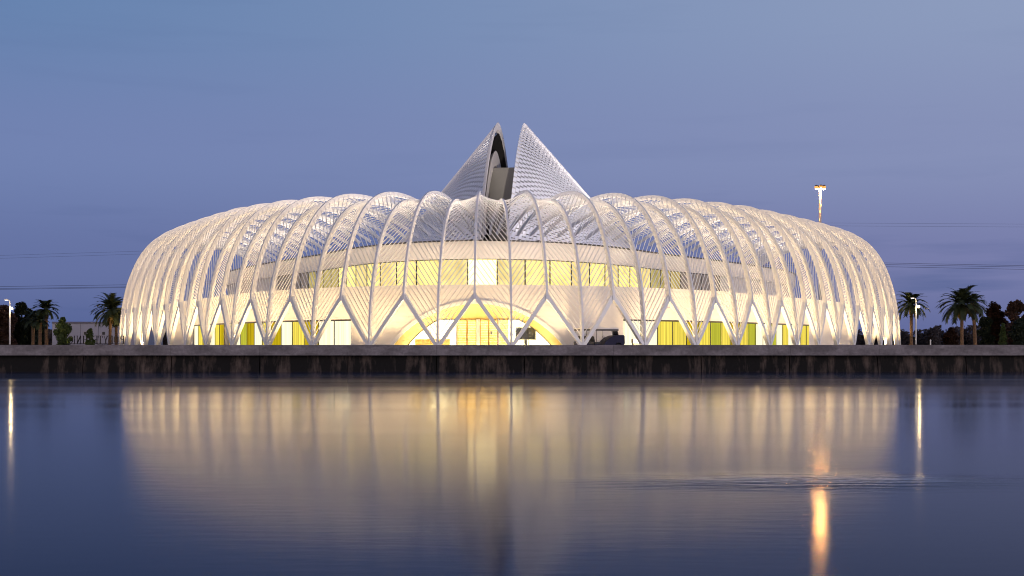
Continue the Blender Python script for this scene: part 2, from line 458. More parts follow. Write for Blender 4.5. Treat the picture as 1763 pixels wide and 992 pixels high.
for j2 in range(-2 * JMAX, 2 * JMAX + 1):
    j = j2 / 2; Q = prof(j2); apex = (j2 % 2 == 0)
    s0 = (ZA - 0.1) if apex else 0.0
    # arc length at height ZA is about ZA (the profile starts near vertical)
    S = Q[-1][2]; n = 44; pts = []; ups = []; n_in = nrm(j)
    sl = [s0 + (S - s0) * i / n for i in range(n + 1)]
    for s in sl:
        u, z = prof_at(Q, s); pts.append(pt(j, u, z))
        u2, z2 = prof_at(Q, min(S, s + 0.2)); u1, z1 = prof_at(Q, max(0, s - 0.2))
        tu, tz = u2 - u1, z2 - z1
        ups.append(n_in * (-tz) + Vector((0, 0, tu)))
    m = MB(); 
    wd = [0.175 if s > 6 else 0.175 + (0.16 if apex else -0.02) * (6 - s) / 6 for s in sl]
    dp = [0.46 if s < 16 else 0.46 - 0.16 * min(1, (s - 16) / 10) for s in sl]
    m.sweep(pts, ups, wd, dp)
    m.build('rib', M['rib_steel'], bld, recalc=True)

def leg_mesh(jb, ja):
    """slanted leg from the foot at jb to the joint at ja, cut from the curved surface"""
    L_ = 1.0; Q = prof(int(round(jb * 2))); m = MB(); rows = []
    nz_ = 24; Z1 = 4.9
    Lm = 3.195
    for i in range(nz_ + 1):
        z = Z1 * i / nz_
        xl = min(1.0, (z / ZA))
        if z > ZA - 0.3 and xl < 1.0: xl = min(1.0, xl + 0.5 * ((z - (ZA - 0.3)) / 0.3) ** 2 * 0.08)
        xu = 0.0 if z < 0.5 else (z - 0.5) / (Z1 - 0.5) * (1 - 0.04)
        xl = max(xl, 0.045 + xu * 0) if z < 0.3 else xl
        rows.append((z, xu, xl))
    for z, xu, xl in rows:
        u = u_of_z(Q, z)
        for x in (xu, xl):
            j = jb + (ja - jb) * x
            for du in (-0.16, 0.20):
                m.v.append(tuple(pt(j, u + du, z)))
    for i in range(nz_):
        a = i * 4; b = a + 4
        for q in ((0, 2), (2, 3), (3, 1), (1, 0)):
            m.f.append((a + q[0], a + q[1], b + q[1], b + q[0]))
    m.f.append((0, 1, 3, 2)); e = nz_ * 4; m.f.append((e, e + 2, e + 3, e + 1))
    return m
def lattice_mesh(jb, ja):
    Qb = prof(int(round(jb * 2))); Qa = prof(int(round(ja * 2))); m = MB()
    SB, SA = Qb[-1][2], Qa[-1][2]
    s = 1.15; k = 0
    while s + 4.45 < SA - 0.1 and s < SB:
        ub, zb = prof_at(Qb, s); ua, za = prof_at(Qa, s + 4.45)
        p = pt(jb, ub, zb); q = pt(ja, ua, za)
        u2, z2 = prof_at(Qb, min(SB, s + 0.3)); tu, tz = u2 - ub, z2 - zb
        up = nrm((jb + ja) / 2) * (-tz) + Vector((0, 0, tu))
        m.bar(p, q, up, 0.058, 0.048)
        s += 0.64; k += 1
    return m
jb = -JMAX + 0.5
while jb < JMAX:
    for ja in (jb - 0.5, jb + 0.5):
        leg_mesh(jb, ja).build('leg', M['white_steel'], bld)
        lattice_mesh(jb, ja).build('lattice_panel', M['white_steel'], bld)
    jb += 1.0

# ---- the walls behind the lattice
def smooth01(x): x = max(0, min(1, x)); return x * x * (3 - 2 * x)
def low_off(j): return 3.2 + 3.0 * min(1, abs(j) / 9)
def up_off(j): return 6.5 + 7.0 * smooth01((abs(j) + 0.6) / 7.5)
def LW(j, z, extra=0.0): return pt(j, low_off(j) + extra, z)
def UW(j, z, extra=0.0): return pt(j, up_off(j) + extra, z)
def arc_table(fn, j0=-2 * JM, j1=2 * JM, n=3200):
    T = [(j0, 0.0)]; p = fn(j0, 0); s = 0
    for i in range(1, n + 1):
        j = j0 + (j1 - j0) * i / n; q = fn(j, 0); s += (q - p).length; p = q; T.append((j, s))
    s_mid = T[n // 2][1]
    return [(j, s - s_mid) for j, s in T]
def j_of_s(T, s):
    lo, hi = 0, len(T) - 1
    if s <= T[0][1]: return T[0][0]
    if s >= T[-1][1]: return T[-1][0]
    while hi - lo > 1:
        m = (lo + hi) // 2
        if T[m][1] <= s: lo = m
        else: hi = m
    f = (s - T[lo][1]) / max(1e-9, T[hi][1] - T[lo][1])
    return T[lo][0] * (1 - f) + T[hi][0] * f
TL = arc_table(LW); TU = arc_table(UW)
SLMAX = TL[-1][1]; SUMAX = TU[-1][1]

ENT = 8.3; ENT_Z = 4.12            # entrance arch: half width and height
WL0, WR0 = -12.9, 14.6             # window bands start here (arc length along the wall)
WTOP = 2.80; PARA = 5.77
def arch_o(s): return ENT_Z * max(0.0, 1 - (abs(s) / ENT) ** 2.0) ** 0.85 if abs(s) < ENT else 0.0
def zbot(s):
    if abs(s) < ENT: return arch_o(s)
    if -60 < s < WL0 or WR0 < s < 60: return WTOP
    return 0.0
def stations(a, b, step):
    n = max(1, int(math.ceil((b - a) / step))); return [a + (b - a) * i / n for i in range(n + 1)]
lw = MB(); ch = 0.50
zs = [0.0]
while zs[-1] < PARA - 0.01: zs.append(min(PARA, zs[-1] + ch) if PARA - zs[-1] > 0.6 else PARA)
segs = [(-SLMAX, -60, 3.0), (-60, WL0, 1.0), (WL0, -ENT, 0.6), (-ENT, ENT, 0.2), (ENT, WR0, 0.6), (WR0, 60, 1.0), (60, SLMAX, 3.0)]
SIDE = []
for a, b, st in segs:
    ss = stations(a, b, st)
    for s1, s2 in zip(ss, ss[1:]):
        j1, j2_ = j_of_s(TL, s1), j_of_s(TL, s2)
        sm = (s1 + s2) / 2
        if sm < -ENT or sm > ENT:
            zb1 = zb2 = zbot(sm)
        else: zb1, zb2 = arch_o(s1), arch_o(s2)
        for z0, z1 in zip(zs, zs[1:]):
            a1, a2 = max(z0, zb1), max(z0, zb2)
            if a1 >= z1 - 0.004 and a2 >= z1 - 0.004: continue
            a1 = min(a1, z1 - 0.003); a2 = min(a2, z1 - 0.003)
            g = 0.04 if z1 < PARA - 0.01 else 0.0
            # course face, set proud of the joint behind it
            lw.poly([LW(j1, a1), LW(j2_, a2), LW(j2_, z1 - g), LW(j1, z1 - g)])
            if g: lw.poly([LW(j1, z1 - g), LW(j2_, z1 - g), LW(j2_, z1 - g, 0.03), LW(j1, z1 - g, 0.03)]); lw.poly([LW(j1, z1 - g, 0.03), LW(j2_, z1 - g, 0.03), LW(j2_, z1, 0.03), LW(j1, z1, 0.03)]); lw.poly([LW(j1, z1, 0.03), LW(j2_, z1, 0.03), LW(j2_, z1), LW(j1, z1)])
        # parapet top, back and underside
        lw.poly([LW(j1, PARA), LW(j2_, PARA), LW(j2_, PARA, 0.3), LW(j1, PARA, 0.3)])
        lw.poly([LW(j1, PARA, 0.3), LW(j2_, PARA, 0.3), LW(j2_, max(zb2, 0), 0.3), LW(j1, max(zb1, 0), 0.3)])
        if zb1 > 0.05: lw.poly([LW(j1, zb1, 0.0), LW(j2_, zb2, 0.0), LW(j2_, zb2, 0.3), LW(j1, zb1, 0.3)])
lw.build('lower_wall', M['siding'], bld, recalc=False)

# thin dark head line over the window bands
for a, b in ((-62, WL0), (WR0, 62)):
    m = MB(); ss = stations(a, b, 1.0)
    for s1, s2 in zip(ss, ss[1:]):
        j1, j2_ = j_of_s(TL, s1), j_of_s(TL, s2)
        m.hexa([LW(j1, WTOP - 0.09, 0.02), LW(j2_, WTOP - 0.09, 0.02), LW(j2_, WTOP - 0.09, 0.12), LW(j1, WTOP - 0.09, 0.12), LW(j1, WTOP - 0.004, 0.02), LW(j2_, WTOP - 0.004, 0.02), LW(j2_, WTOP - 0.004, 0.12), LW(j1, WTOP - 0.004, 0.12)])
    m.build('window_head', M['dark_metal'], bld)

def window(fn, T, s1, s2, z0, z1, paneM, fw=0.05, inset=0.10, name='window'):
    j1, j2_ = j_of_s(T, s1), j_of_s(T, s2)
    f = MB()
    jm1 = j_of_s(T, s1 + fw); jm2 = j_of_s(T, s2 - fw)
    for ja, jb_, za, zb in ((j1, jm1, z0, z1), (jm2, j2_, z0, z1), (jm1, jm2, z0, z0 + fw), (jm1, jm2, z1 - fw, z1)):
        f.hexa([fn(ja, za, inset - 0.03), fn(jb_, za, inset - 0.03), fn(jb_, za, inset + 0.05), fn(ja, za, inset + 0.05), fn(ja, zb, inset - 0.03), fn(jb_, zb, inset - 0.03), fn(jb_, zb, inset + 0.05), fn(ja, zb, inset + 0.05)])
    o = f.build(name, M['dark_metal'], bld)
    p = MB(); e = 0.002
    p.poly([fn(jm1, z0 + fw, inset + 0.01), fn(jm2, z0 + fw, inset + 0.01), fn(jm2, z1 - fw, inset + 0.01), fn(jm1, z1 - fw, inset + 0.01)])
    p.poly([fn(jm1, z0 + fw, inset + 0.03), fn(jm1, z1 - fw, inset + 0.03), fn(jm2, z1 - fw, inset + 0.03), fn(jm2, z0 + fw, inset + 0.03)])
    p.build('pane', paneM, o, recalc=False)
    return o
seqL = ['curtain_cream', 'curtain_cream', 'curtain_deep', 'curtain_yellow', 'curtain_cream', 'curtain_deep', 'curtain_yellow', 'curtain_cream', 'curtain_deep', 'curtain_green', 'curtain_cream', 'curtain_yellow', 'upper_grey', 'curtain_deep', 'curtain_yellow']
seqR = ['curtain_cream', 'curtain_cream', 'curtain_yellow', 'curtain_yellow', 'curtain_deep', 'curtain_yellow', 'curtain_green', 'curtain_yellow', 'curtain_deep', 'curtain_yellow', 'curtain_green', 'curtain_cream', 'curtain_cream', 'curtain_green', 'curtain_cream', 'curtain_yellow']
MW = 2.35
for k in range(20):
    s2 = WL0 - 0.02 - k * MW
    window(LW, TL, s2 - MW, s2, 0.02, WTOP - 0.1, M[seqL[k % len(seqL)]])
    s1 = WR0 + 0.02 + k * MW
    window(LW, TL, s1, s1 + MW, 0.02, WTOP - 0.1, M[seqR[k % len(seqR)]])

# ---- terrace slab behind the parapet
m = MB(); n = 160
for i in range(n):
    ja = -2 * JM + 4 * JM * i / n; jb_ = -2 * JM + 4 * JM * (i + 1) / n
    m.poly([LW(ja, 5.25, 0.31), LW(jb_, 5.25, 0.31), UW(jb_, 5.25, 0.2), UW(ja, 5.25, 0.2)])
m.build('terrace', M['roof'], bld)

# ---- upper storey: window strip and fascia
UWT = 8.26; UTOP = 9.83
m = MB(); ss = stations(-SUMAX, SUMAX, 0.9)
for s1, s2 in zip(ss, ss[1:]):
    a, b = j_of_s(TU, s1), j_of_s(TU, s2)
    m.poly([UW(a, UWT), UW(b, UWT), UW(b, UTOP), UW(a, UTOP)])
    m.poly([UW(a, UTOP), UW(b, UTOP), UW(b, UTOP, 0.35), UW(a, UTOP, 0.35)])
    m.poly([UW(a, UWT), UW(a, UWT, 0.35), UW(b, UWT, 0.35), UW(b, UWT)])
    m.poly([UW(a, UTOP, 0.35), UW(b, UTOP, 0.35), UW(b, UTOP - 0.6, 0.35), UW(a, UTOP - 0.6, 0.35)])
m.build('upper_wall', M['fascia'], bld, recalc=False)
m = MB()
for s1, s2 in zip(ss, ss[1:]):
    a, b = j_of_s(TU, s1), j_of_s(TU, s2)
    m.hexa([UW(a, UTOP + .003, -0.12), UW(b, UTOP + .003, -0.12), UW(b, UTOP + .003, 0.4), UW(a, UTOP + .003, 0.4), UW(a, UTOP + 0.13, -0.12), UW(b, UTOP + 0.13, -0.12), UW(b, UTOP + 0.13, 0.4), UW(a, UTOP + 0.13, 0.4)])
m.build('gutter', M['dark_metal'], bld)
# solid wall below the strip (hidden by the parapet from the lake)
m = MB()
for s1, s2 in zip(ss, ss[1:]):
    a, b = j_of_s(TU, s1), j_of_s(TU, s2)
    m.poly([UW(a, 5.2, 0.35), UW(b, 5.2, 0.35), UW(b, UWT, 0.35), UW(a, UWT, 0.35)])
m.build('upper_back_wall', M['fascia'], bld, recalc=False)
UM = 2.72
for k in range(-16, 17):
    s1 = (k - 0.38) * UM
    px = abs(k)
    if k in (0,): mm = 'upper_bright'
    elif -8 <= k <= 9: mm = 'upper_warm' if (k * 7 + 3) % 5 > 1 else 'upper_soft'
    elif px <= 12: mm = 'upper_olive'
    else: mm = 'upper_grey'
    window(UW, TU, s1 + 0.01, s1 + UM - 0.01, 5.30, UWT - 0.03, M[mm], fw=0.06, inset=0.08)

# ---- roof
cx, cy = 0.0, DM
m = MB(); n = 128
def roofpt(i, f):
    j = -2 * JM + 4 * JM * i / n; p = UW(j, 0, 0.36)
    z = UTOP - 0.35 + 1.9 * (1 - f * f)
    return Vector((cx + (p.x - cx) * f, cy + (p.y - cy) * f, z))
for i in range(n):
    for f1, f2 in ((1.0, 0.85), (0.85, 0.65), (0.65, 0.4), (0.4, 0.15), (0.15, 0.0)):
        q = [roofpt(i, f1), roofpt(i + 1, f1), roofpt(i + 1, f2), roofpt(i, f2)]
        if f2 == 0: q = q[:3]
        m.poly(q)
m.build('roof', M['roof'], bld, smooth=True)

# ---- entrance: trim, soffit, glazing, lobby
def LWs(s, z, extra=0.0): return LW(j_of_s(TL, s), z, extra)
GL = 2.4                           # how far the glass stands behind the wall
def arch_i(s): 
    f = max(0.0, 1 - (abs(s) / (ENT - 0.25)) ** 2)
    return min(2.78, 3.55 * f ** 0.9 + 0.12) if abs(s) < ENT - 0.1 else 0.1
tr = MB(); ss = stations(-ENT, ENT, 0.2)
pts = []; ups = []
for s in ss:
    pts.append(LWs(s, arch_o(s) + 0.10, -0.06)); ups.append(nrm(j_of_s(TL, s)))
tr.sweep(pts, ups, 0.30, 0.14)
tr.build('entrance_trim', M['white_steel'], bld)
sf = MB()
for s1, s2 in zip(ss, ss[1:]):
    for f1, f2 in ((0, 0.5), (0.5, 1)):
        q = []
        for s, f in ((s1, f1), (s2, f1), (s2, f2), (s1, f2)):
            z = arch_o(s) * (1 - f) + min(arch_i(s), arch_o(s)) * f
            q.append(LWs(s, z, 0.02 + (GL - 0.02) * f))
        sf.poly(q)
sf.build('entrance_soffit', M['soffit'], bld, smooth=True)
gl = MB()
def gl_strip(a, b):
    q = MB(); st = stations(a, b, 0.4)
    for s1, s2 in zip(st, st[1:]):
        for e in (0, 0.02):
            q.poly([LWs(s1, 0.02, GL + e), LWs(s2, 0.02, GL + e), LWs(s2, min(arch_i(s2), arch_o(s2)), GL + e), LWs(s1, min(arch_i(s1), arch_o(s1)), GL + e)])
    return q
for a, b in ((-ENT + 0.1, -5.1), (-5.1, -2.35), (2.2, 5.3), (5.3, ENT - 0.1)):
    gl_strip(a, b).build('entrance_glazing', M['glass'], bld, recalc=False)
fr = MB()
pts = [LWs(s, min(arch_i(s), arch_o(s)) - 0.03, GL - 0.03) for s in ss[2:-2]]
fr.sweep(pts, [nrm(0)] * len(pts), 0.07, 0.07)
for s in (-ENT + 0.2, -5.1, 5.3, ENT - 0.2):
    fr.bar(LWs(s, 0, GL - 0.03), LWs(s, min(arch_i(s), arch_o(s)), GL - 0.03), nrm(0), 0.05, 0.06)
fr.build('entrance_frame', M['dark_metal'], bld)
# two pairs of glass doors between pale posts
for s in (-2.28, -0.1, 0.1, 2.12):
    po = MB(); po.bar(LWs(s, 0, GL - 0.1), LWs(s, 2.76, GL - 0.1), nrm(0), 0.14, 0.2)
    po.build('door_post', M['white_steel'], bld)
for a, b in ((-2.18, -1.18), (-1.16, -0.2), (0.2, 1.1), (1.12, 2.03)):
    d = MB()
    for s in (a + 0.03, b - 0.03): d.bar(LWs(s, 0.02, GL), LWs(s, 2.7, GL), nrm(0), 0.06, 0.06)
    for z in (0.06, 1.0, 2.67): d.bar(LWs(a + 0.07, z, GL), LWs(b - 0.07, z, GL), nrm(0), 0.05, 0.05)
    do = d.build('door', M['wood'], bld)
    p = MB()
    for e in (0, 0.02): p.poly([LWs(a + 0.06, 0.08, GL + e), LWs(b - 0.06, 0.08, GL + e), LWs(b - 0.06, 2.64, GL + e), LWs(a + 0.06, 2.64, GL + e)])
    p.build('pane', M['glass'], do, recalc=False)
# lobby room
lb = MB()
D2 = 9.0
A, B = LWs(-ENT + 0.05, 0, GL + 0.05), LWs(ENT - 0.05, 0, GL + 0.05)
lb_y0 = 6.2; lb_y1 = 16.0
lb.poly([(-9.2, lb_y1, 0), (9.2, lb_y1, 0), (9.2, lb_y1, 4.9), (-9.2, lb_y1, 4.9)])
lb.poly([(-9.2, lb_y0, 0), (-9.2, lb_y1, 0), (-9.2, lb_y1, 4.9), (-9.2, lb_y0, 4.9)])
lb.poly([(9.2, lb_y0, 0), (9.2, lb_y1, 0), (9.2, lb_y1, 4.9), (9.2, lb_y0, 4.9)])
lb.poly([(-9.2, lb_y0, 4.9), (9.2, lb_y0, 4.9), (9.2, lb_y1, 4.9), (-9.2, lb_y1, 4.9)])
lb.poly([(-9.2, lb_y0, 0.008), (9.2, lb_y0, 0.008), (9.2, lb_y1, 0.008), (-9.2, lb_y1, 0.008)])
lb.build('lobby', M['room'], bld, recalc=False)
tb = MB()
for k in range(18): tb.box((-2.4, 13.0, 0.15 + k * 0.16), (2.4, 13.1, 0.29 + k * 0.16))
tb.build('timber_screen', M['wood'], bld)
dk = MB(); dk.box((-6.2, 11.2, 0.01), (-3.1, 12.0, 1.02)); dk.box((-6.35, 11.05, 1.02), (-2.95, 12.1, 1.09))
def light(name, kind, loc, energy, color, parent=None, size=0.3, rot=None, spot=None):
    d = bpy.data.lights.new(name, kind); d.energy = energy; d.color = color
    if kind == 'AREA': d.size = size
    else: d.shadow_soft_size = size
    if spot: d.spot_size = spot; d.spot_blend = 0.6
    o = bpy.data.objects.new(name, d); C.objects.link(o); o.location = loc
    if rot: o.rotation_euler = rot
    if parent: o.parent = parent
    return o
WARM = (1.0, 0.69, 0.33)
for x in (-6.3, -2, 2, 6.3):
    light('lobby_light', 'AREA', (x, 10.5, 4.7), 1150, (1.0, 0.90, 0.64), bld, size=3.0)
# golden light of the entrance canopy
for x in (-5.2, 0, 5.2):
    light('canopy_light', 'POINT', LWs(x, 0.35, 1.3), 50, (1.0, 0.74, 0.26), bld, size=0.25)

# ---- roof wings: two half cones whose open ends face each other
YC = 205.0
def wing(sgn, tip_px, end_px, tip_py):
    zt = zat(tip_py, YC); z0 = 10.6; H = zt - z0
    xo = at(tip_px, YC); xv = at(end_px, YC)
    bx, by = 2.5, 8.0
    def S(t, tau, k=1.0):
        x = xo + bx * tau * k; y = YC + by * tau * k; z = z0 + H * k * (1 - abs(tau) ** 1.8)
        X = x * (1 - t) + xv * t; Y = y * (1 - t) + YC * t; Z = z * (1 - t) + z0 * t
        a, b = w2l(X, Y); return Vector((a, b, Z))
    root = MB(); nt_, nu = 40, 64
    for i in range(nt_):
        t0 = (i / nt_) * 0.97
        t1 = ((i + 0.94) / nt_) * 0.97
        for k in range(nu):
            off = 0.5 * (i % 2)
            ta = -1 + 2 * (k + off) / nu; tb_ = -1 + 2 * (k + off + 0.87) / nu
            if tb_ > 1: continue
            # each plate is tilted so that its lower edge stands off the shell
            sa, sb_ = (0.992, 1.0) if tb_ > 0 else (1.0, 0.992)
            q = [S(t0, ta, sa), S(t1, ta, sa), S(t1, tb_, sb_), S(t0, tb_, sb_)]
            c = (q[0] + q[2]) / 2
            nn = (q[1] - q[0]).cross(q[3] - q[0]).normalized() * 0.05
            root.hexa([v - nn for v in q] + [v + nn for v in q])
    o = root.build('skylight_wing', M['wing_plate'], bld, recalc=False)
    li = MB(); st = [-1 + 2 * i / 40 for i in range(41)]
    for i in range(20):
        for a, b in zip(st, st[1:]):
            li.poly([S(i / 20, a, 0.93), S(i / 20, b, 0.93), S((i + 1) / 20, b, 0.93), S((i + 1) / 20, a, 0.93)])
    li.build('wing_shade_shell', M['black'], o, recalc=False)  # black shell standing in for the unlit wing interior
    k1, k2 = (1.005, 0.955) if sgn < 0 else (0.985, 0.965)
    rm = MB()
    for a, b in zip(st, st[1:]):
        rm.hexa([S(0.0, a, k1), S(0.0, b, k1), S(0.0, b, k2), S(0.0, a, k2), S(0.02, a, k1), S(0.02, b, k1), S(0.02, b, k2), S(0.02, a, k2)])
    rm.build('wing_rim', M['fascia'], o)
    if sgn < 0:
        ia = MB()
        for a, b in zip(st, st[1:]):
            ia.hexa([S(0.02, a, 0.825), S(0.02, b - 0.01, 0.825), S(0.02, b - 0.01, 0.72), S(0.02, a, 0.72), S(0.12, a, 0.825), S(0.12, b - 0.01, 0.825), S(0.12, b - 0.01, 0.72), S(0.12, a, 0.72)])
        ia.build('inner_arch', M['fascia'], o)
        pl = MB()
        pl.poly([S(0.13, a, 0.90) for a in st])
        pl.build('wing_shade_plug', M['black'], o, recalc=False)  # black sheet standing in for the darkness deep in the opening
    return o
wing(-1, 858, 655, 212)
wing(1, 903.5, 1121, 212)
gb = MB()
xa, xb = at(843, YC + 3), at(892, YC + 3)
P = [w2l(xa, YC - 1), w2l(xb, YC - 2), w2l(xb + 0.6, YC + 5), w2l(xa + 1.8, YC + 5)]
gb.hexa([Vector((a, b, 10.3)) for a, b in P] + [Vector((a, b, zat(294, YC + 2))) for a, b in P])
gb.build('roof_block', M['grey_block'], bld)

# ---- uplights of the colonnade
k = -17.0
while k <= 17.0:
    light('uplight', 'SPOT', pt(k, 1.9, 0.15), (0 if k == 2 else 560 + 800 * smooth01((abs(k) - 1) / 6)), WARM, bld, size=0.12, rot=(R(180), 0, 0), spot=R(158))
    k += 1.0
k = -16.5
while k <= 16.5:
    light('leg_light', 'SPOT', pt(k, 0.85, 0.08), 1250, WARM, bld, size=0.06, rot=(R(180), 0, 0), spot=R(128))
    k += 1.0
for k in range(-15, 16):
    light('roof_light', 'SPOT', UW(k * 0.9, 10.1, -0.4), 800, (1.0, 0.83, 0.66), bld, size=0.2, rot=(R(180), 0, 0), spot=R(150))
k = -14.0
while k <= 14.0:
    light('terrace_light', 'SPOT', LW(k * 0.95, 5.4, 0.95), 600 + 300 * smooth01((abs(k) - 2) / 5), (1.0, 0.78, 0.52), bld, size=0.15, rot=(R(180), 0, 0), spot=R(150))
    k += 1.0
def aim(p, q): return (Vector(q) - Vector(p)).to_track_quat('-Z', 'Y').to_euler()
for p, q, E_ in (((8, 166, 12.6), (6, 203, 24), 26000), ((17, 174, 12.6), (10, 203, 22), 9000), ((2.2, 196, 12.5), (-1.5, 206, 24), 900)):
    a = w2l(p[0], p[1]) + (p[2],); b = w2l(q[0], q[1]) + (q[2],)
    light('wing_light', 'SPOT', a, E_, (1.0, 0.88, 0.78), bld, size=0.3, rot=aim(a, b), spot=R(34))

# ================================================================== THINGS ROUND IT
# ---- lobby furniture seen through the entrance glass
def inbld(name, label, cat, X, Y, rz=0.0, z=0.01):
    return tag(empty(name, (X, Y, z), -PSI + rz), label, cat)
def b2w(a, b):
    return BX0 + a * math.cos(PSI) + b * math.sin(PSI), BY0 - a * math.sin(PSI) + b * math.cos(PSI)
Xd, Yd = b2w(-4.6, 11.5)
t = inbld('reception_desk', 'long low timber reception desk inside the bright lobby', 'desk', Xd, Yd)
m = MB(); m.box((-1.6, -0.35, 0), (1.6, 0.35, 0.98)); m.build('desk_body', M['wood'], t)
m = MB(); m.box((-1.75, -0.45, 0.983), (1.75, 0.45, 1.05)); m.build('counter_top', M['room'], t)
Xd, Yd = at(905, 142.2), 142.2
t = inbld('display_stand', 'large dark display screen on a single black post behind the entrance glass', 'screen', Xd, Yd)
m = MB(); m.box((-0.92, -0.05, 0.95), (0.92, 0.05, 1.98)); m.build('screen', M['screen_dark'], t)
m = MB(); m.box((-0.97, -0.02, 0.90), (0.97, 0.07, 0.945)); m.box((-0.97, -0.02, 1.985), (0.97, 0.07, 2.03)); m.build('screen_frame', M['dark_metal'], t)
m = MB(); m.box((-0.13, 0.0, 0.06), (0.13, 0.10, 0.90)); m.build('post', M['dark_metal'], t)
m = MB(); m.box((-0.4, -0.25, 0.0), (0.4, 0.3, 0.055)); m.build('base_plate', M['dark_metal'], t)
Xd, Yd = b2w(-8.2, 8.9)
t = inbld('wall_monitor', 'small glowing violet monitor at the far end of the lobby', 'screen', at(688, 144.5), 144.5, z=0.0)
m = MB(); m.box((-0.38, 0, 0.72), (0.38, 0.05, 1.10)); m.build('screen', M['blue_screen'], t)
m = MB(); m.box((-0.42, 0.003, 0.65), (0.42, 0.09, 0.715)); m.box((-0.06, 0.02, 0.0), (0.06, 0.08, 0.65)); m.build('stand', M['dark_metal'], t)
for px, py, w_, h_, lab in ((823.5, 567, 0.34, 0.5, 'larger dark picture hung on the lobby timber wall'), (846, 573, 0.2, 0.3, 'smaller dark picture hung on the lobby timber wall')):
    Yp = 147.9; o = inbld('picture', lab, 'picture', at(px, Yp), Yp, z=zat(py, Yp))
    m = MB(); m.box((-w_ / 2, -0.03, -h_ / 2), (w_ / 2, 0.0, h_ / 2)); m.build('frame', M['dark_metal'], o)
    m = MB(); m.box((-w_ / 2 + .04, -0.036, -h_ / 2 + .04), (w_ / 2 - .04, -0.0305, h_ / 2 - .04)); m.build('print', M['screen_dark'], o)

# ---- golf cart parked between the colonnade and the wall
M['navy'] = mat('navy_cart_body', (0.002, 0.003, 0.030), 0.45, spec=0.2, var=0.1)
M['tyre'] = mat('tyre_rubber', (0.015, 0.015, 0.016), 0.8, var=0.2)
M['hub'] = mat('gold_lit_hub', (0.55, 0.42, 0.22), 0.3, metal=0.8, var=0.1)  # golden light on the wheel hubs put into their metal colour
M['seat'] = mat('cart_seat_vinyl', (0.012, 0.011, 0.013), 0.6, var=0.1)
M['tan'] = mat('cart_roof_white', (0.75, 0.72, 0.68), 0.4, var=0.04)
CXp, CYp = at(1031, 138.9), 138.9
ct = tag(empty('golf_cart', (CXp, CYp, 0.004), 0.40), 'navy golf cart with white canopy and three seat rows parked behind the colonnade', 'golf cart')
m = MB(); m.box((-2.0, -0.55, 0.26), (1.25, 0.55, 0.40)); m.build('chassis', M['dark_metal'], ct)
m = MB(); m.prism([(0.15, 0.42), (0.5, 0.86), (0.85, 1.12), (1.3, 1.28), (1.75, 1.33), (2.16, 1.32), (2.24, 1.22), (2.27, 0.60), (2.16, 0.44), (1.95, 0.44), (1.9, 0.58), (1.75, 0.66), (1.55, 0.66), (1.4, 0.58), (1.34, 0.42)], -0.62, 0.62)
m.build('cowl', M['navy'], ct)
m = MB(); m.prism([(-2.15, 0.42), (-2.2, 0.72), (-2.0, 0.80), (-1.35, 0.78), (-1.25, 0.42)], -0.58, 0.58); m.build('rear_body', M['navy'], ct)
for xs in (-0.35, -1.0, -1.62):
    m = MB(); m.box((xs - 0.28, -0.52, 0.55), (xs + 0.26, 0.52, 0.70)); m.build('seat', M['seat'], ct)
    m = MB(); m.prism([(xs - 0.40, 0.71), (xs - 0.27, 0.71), (xs - 0.36, 1.16), (xs - 0.46, 1.22)], -0.52, 0.52); m.build('backrest', M['seat'], ct)
    m = MB(); m.box((xs - 0.24, -0.45, 0.405), (xs + 0.2, 0.45, 0.545)); m.build('seat_box', M['navy'], ct)
rf = MB(); rf.prism([(-2.15, 1.84), (-2.1, 1.93), (-1.2, 1.97), (1.3, 1.97), (1.62, 1.93), (1.68, 1.84)], -0.64, 0.64); rf = rf.build('canopy', M['tan'], ct)
m = MB(); m.box((-2.13, -0.62, 1.70), (1.64, 0.62, 1.838)); m.build('valance', M['dark_metal'], rf)
for xp in (-2.05, -0.95, 0.05, 1.55):
    for sy in (-0.56, 0.56):
        m = MB(); m.tube([(xp + (0.12 if xp > 1 else 0), sy, 0.42 if xp < 1 else 1.28), (xp, sy, 1.70)], 0.022, 6); m.build('canopy_post', M['dark_metal'], ct)
m = MB(); m.bar((1.66, 0, 1.33), (1.58, 0, 1.69), (1, 0, 0), 1.06, 0.012); m.build('windscreen', M['glass'], ct)
m = MB()
ring = [(0.30 + 0.06 * math.cos(a), -0.25 + 0.17 * math.sin(a), 1.10 + 0.15 * math.cos(a)) for a in [2 * math.pi * i / 14 for i in range(15)]]
m.tube(ring, 0.016, 5); m.tube([(0.62, -0.25, 0.85), (0.30, -0.25, 1.10)], 0.02, 6); m.build('steering_wheel', M['tyre'], ct)
for xw in (-1.62, 1.65):
    for sy in (-0.5, 0.5):
        m = MB(); base = len(m.v); prof_ = [(0.12, -0.09), (0.26, -0.09), (0.285, -0.05), (0.285, 0.05), (0.26, 0.09), (0.12, 0.09)]
        m.lathe((0, 0, 0), prof_, 18); Mx = Matrix.Translation((xw, sy, 0.286)) @ Matrix.Rotation(R(90), 4, 'X'); m.v = [tuple(Mx @ Vector(v)) for v in m.v]
        wo = m.build('wheel', M['tyre'], ct)
        m = MB(); m.lathe((0, 0, 0), [(0.02, -0.103), (0.13, -0.098), (0.13, 0.098), (0.02, 0.103)], 14); m.v = [tuple(Mx @ Vector(v)) for v in m.v]
        m.build('hub', M['hub'], wo)
for sy in (-0.42, 0.42):
    m = MB(); m.lathe((0, 0, 0), [(0.02, 0.02), (0.075, 0.01), (0.08, -0.02)], 12); Mx = Matrix.Translation((2.215, sy, 0.72)) @ Matrix.Rotation(R(90), 4, 'Y'); m.v = [tuple(Mx @ Vector(v)) for v in m.v]
    m.build('headlight', M['tan'], ct)

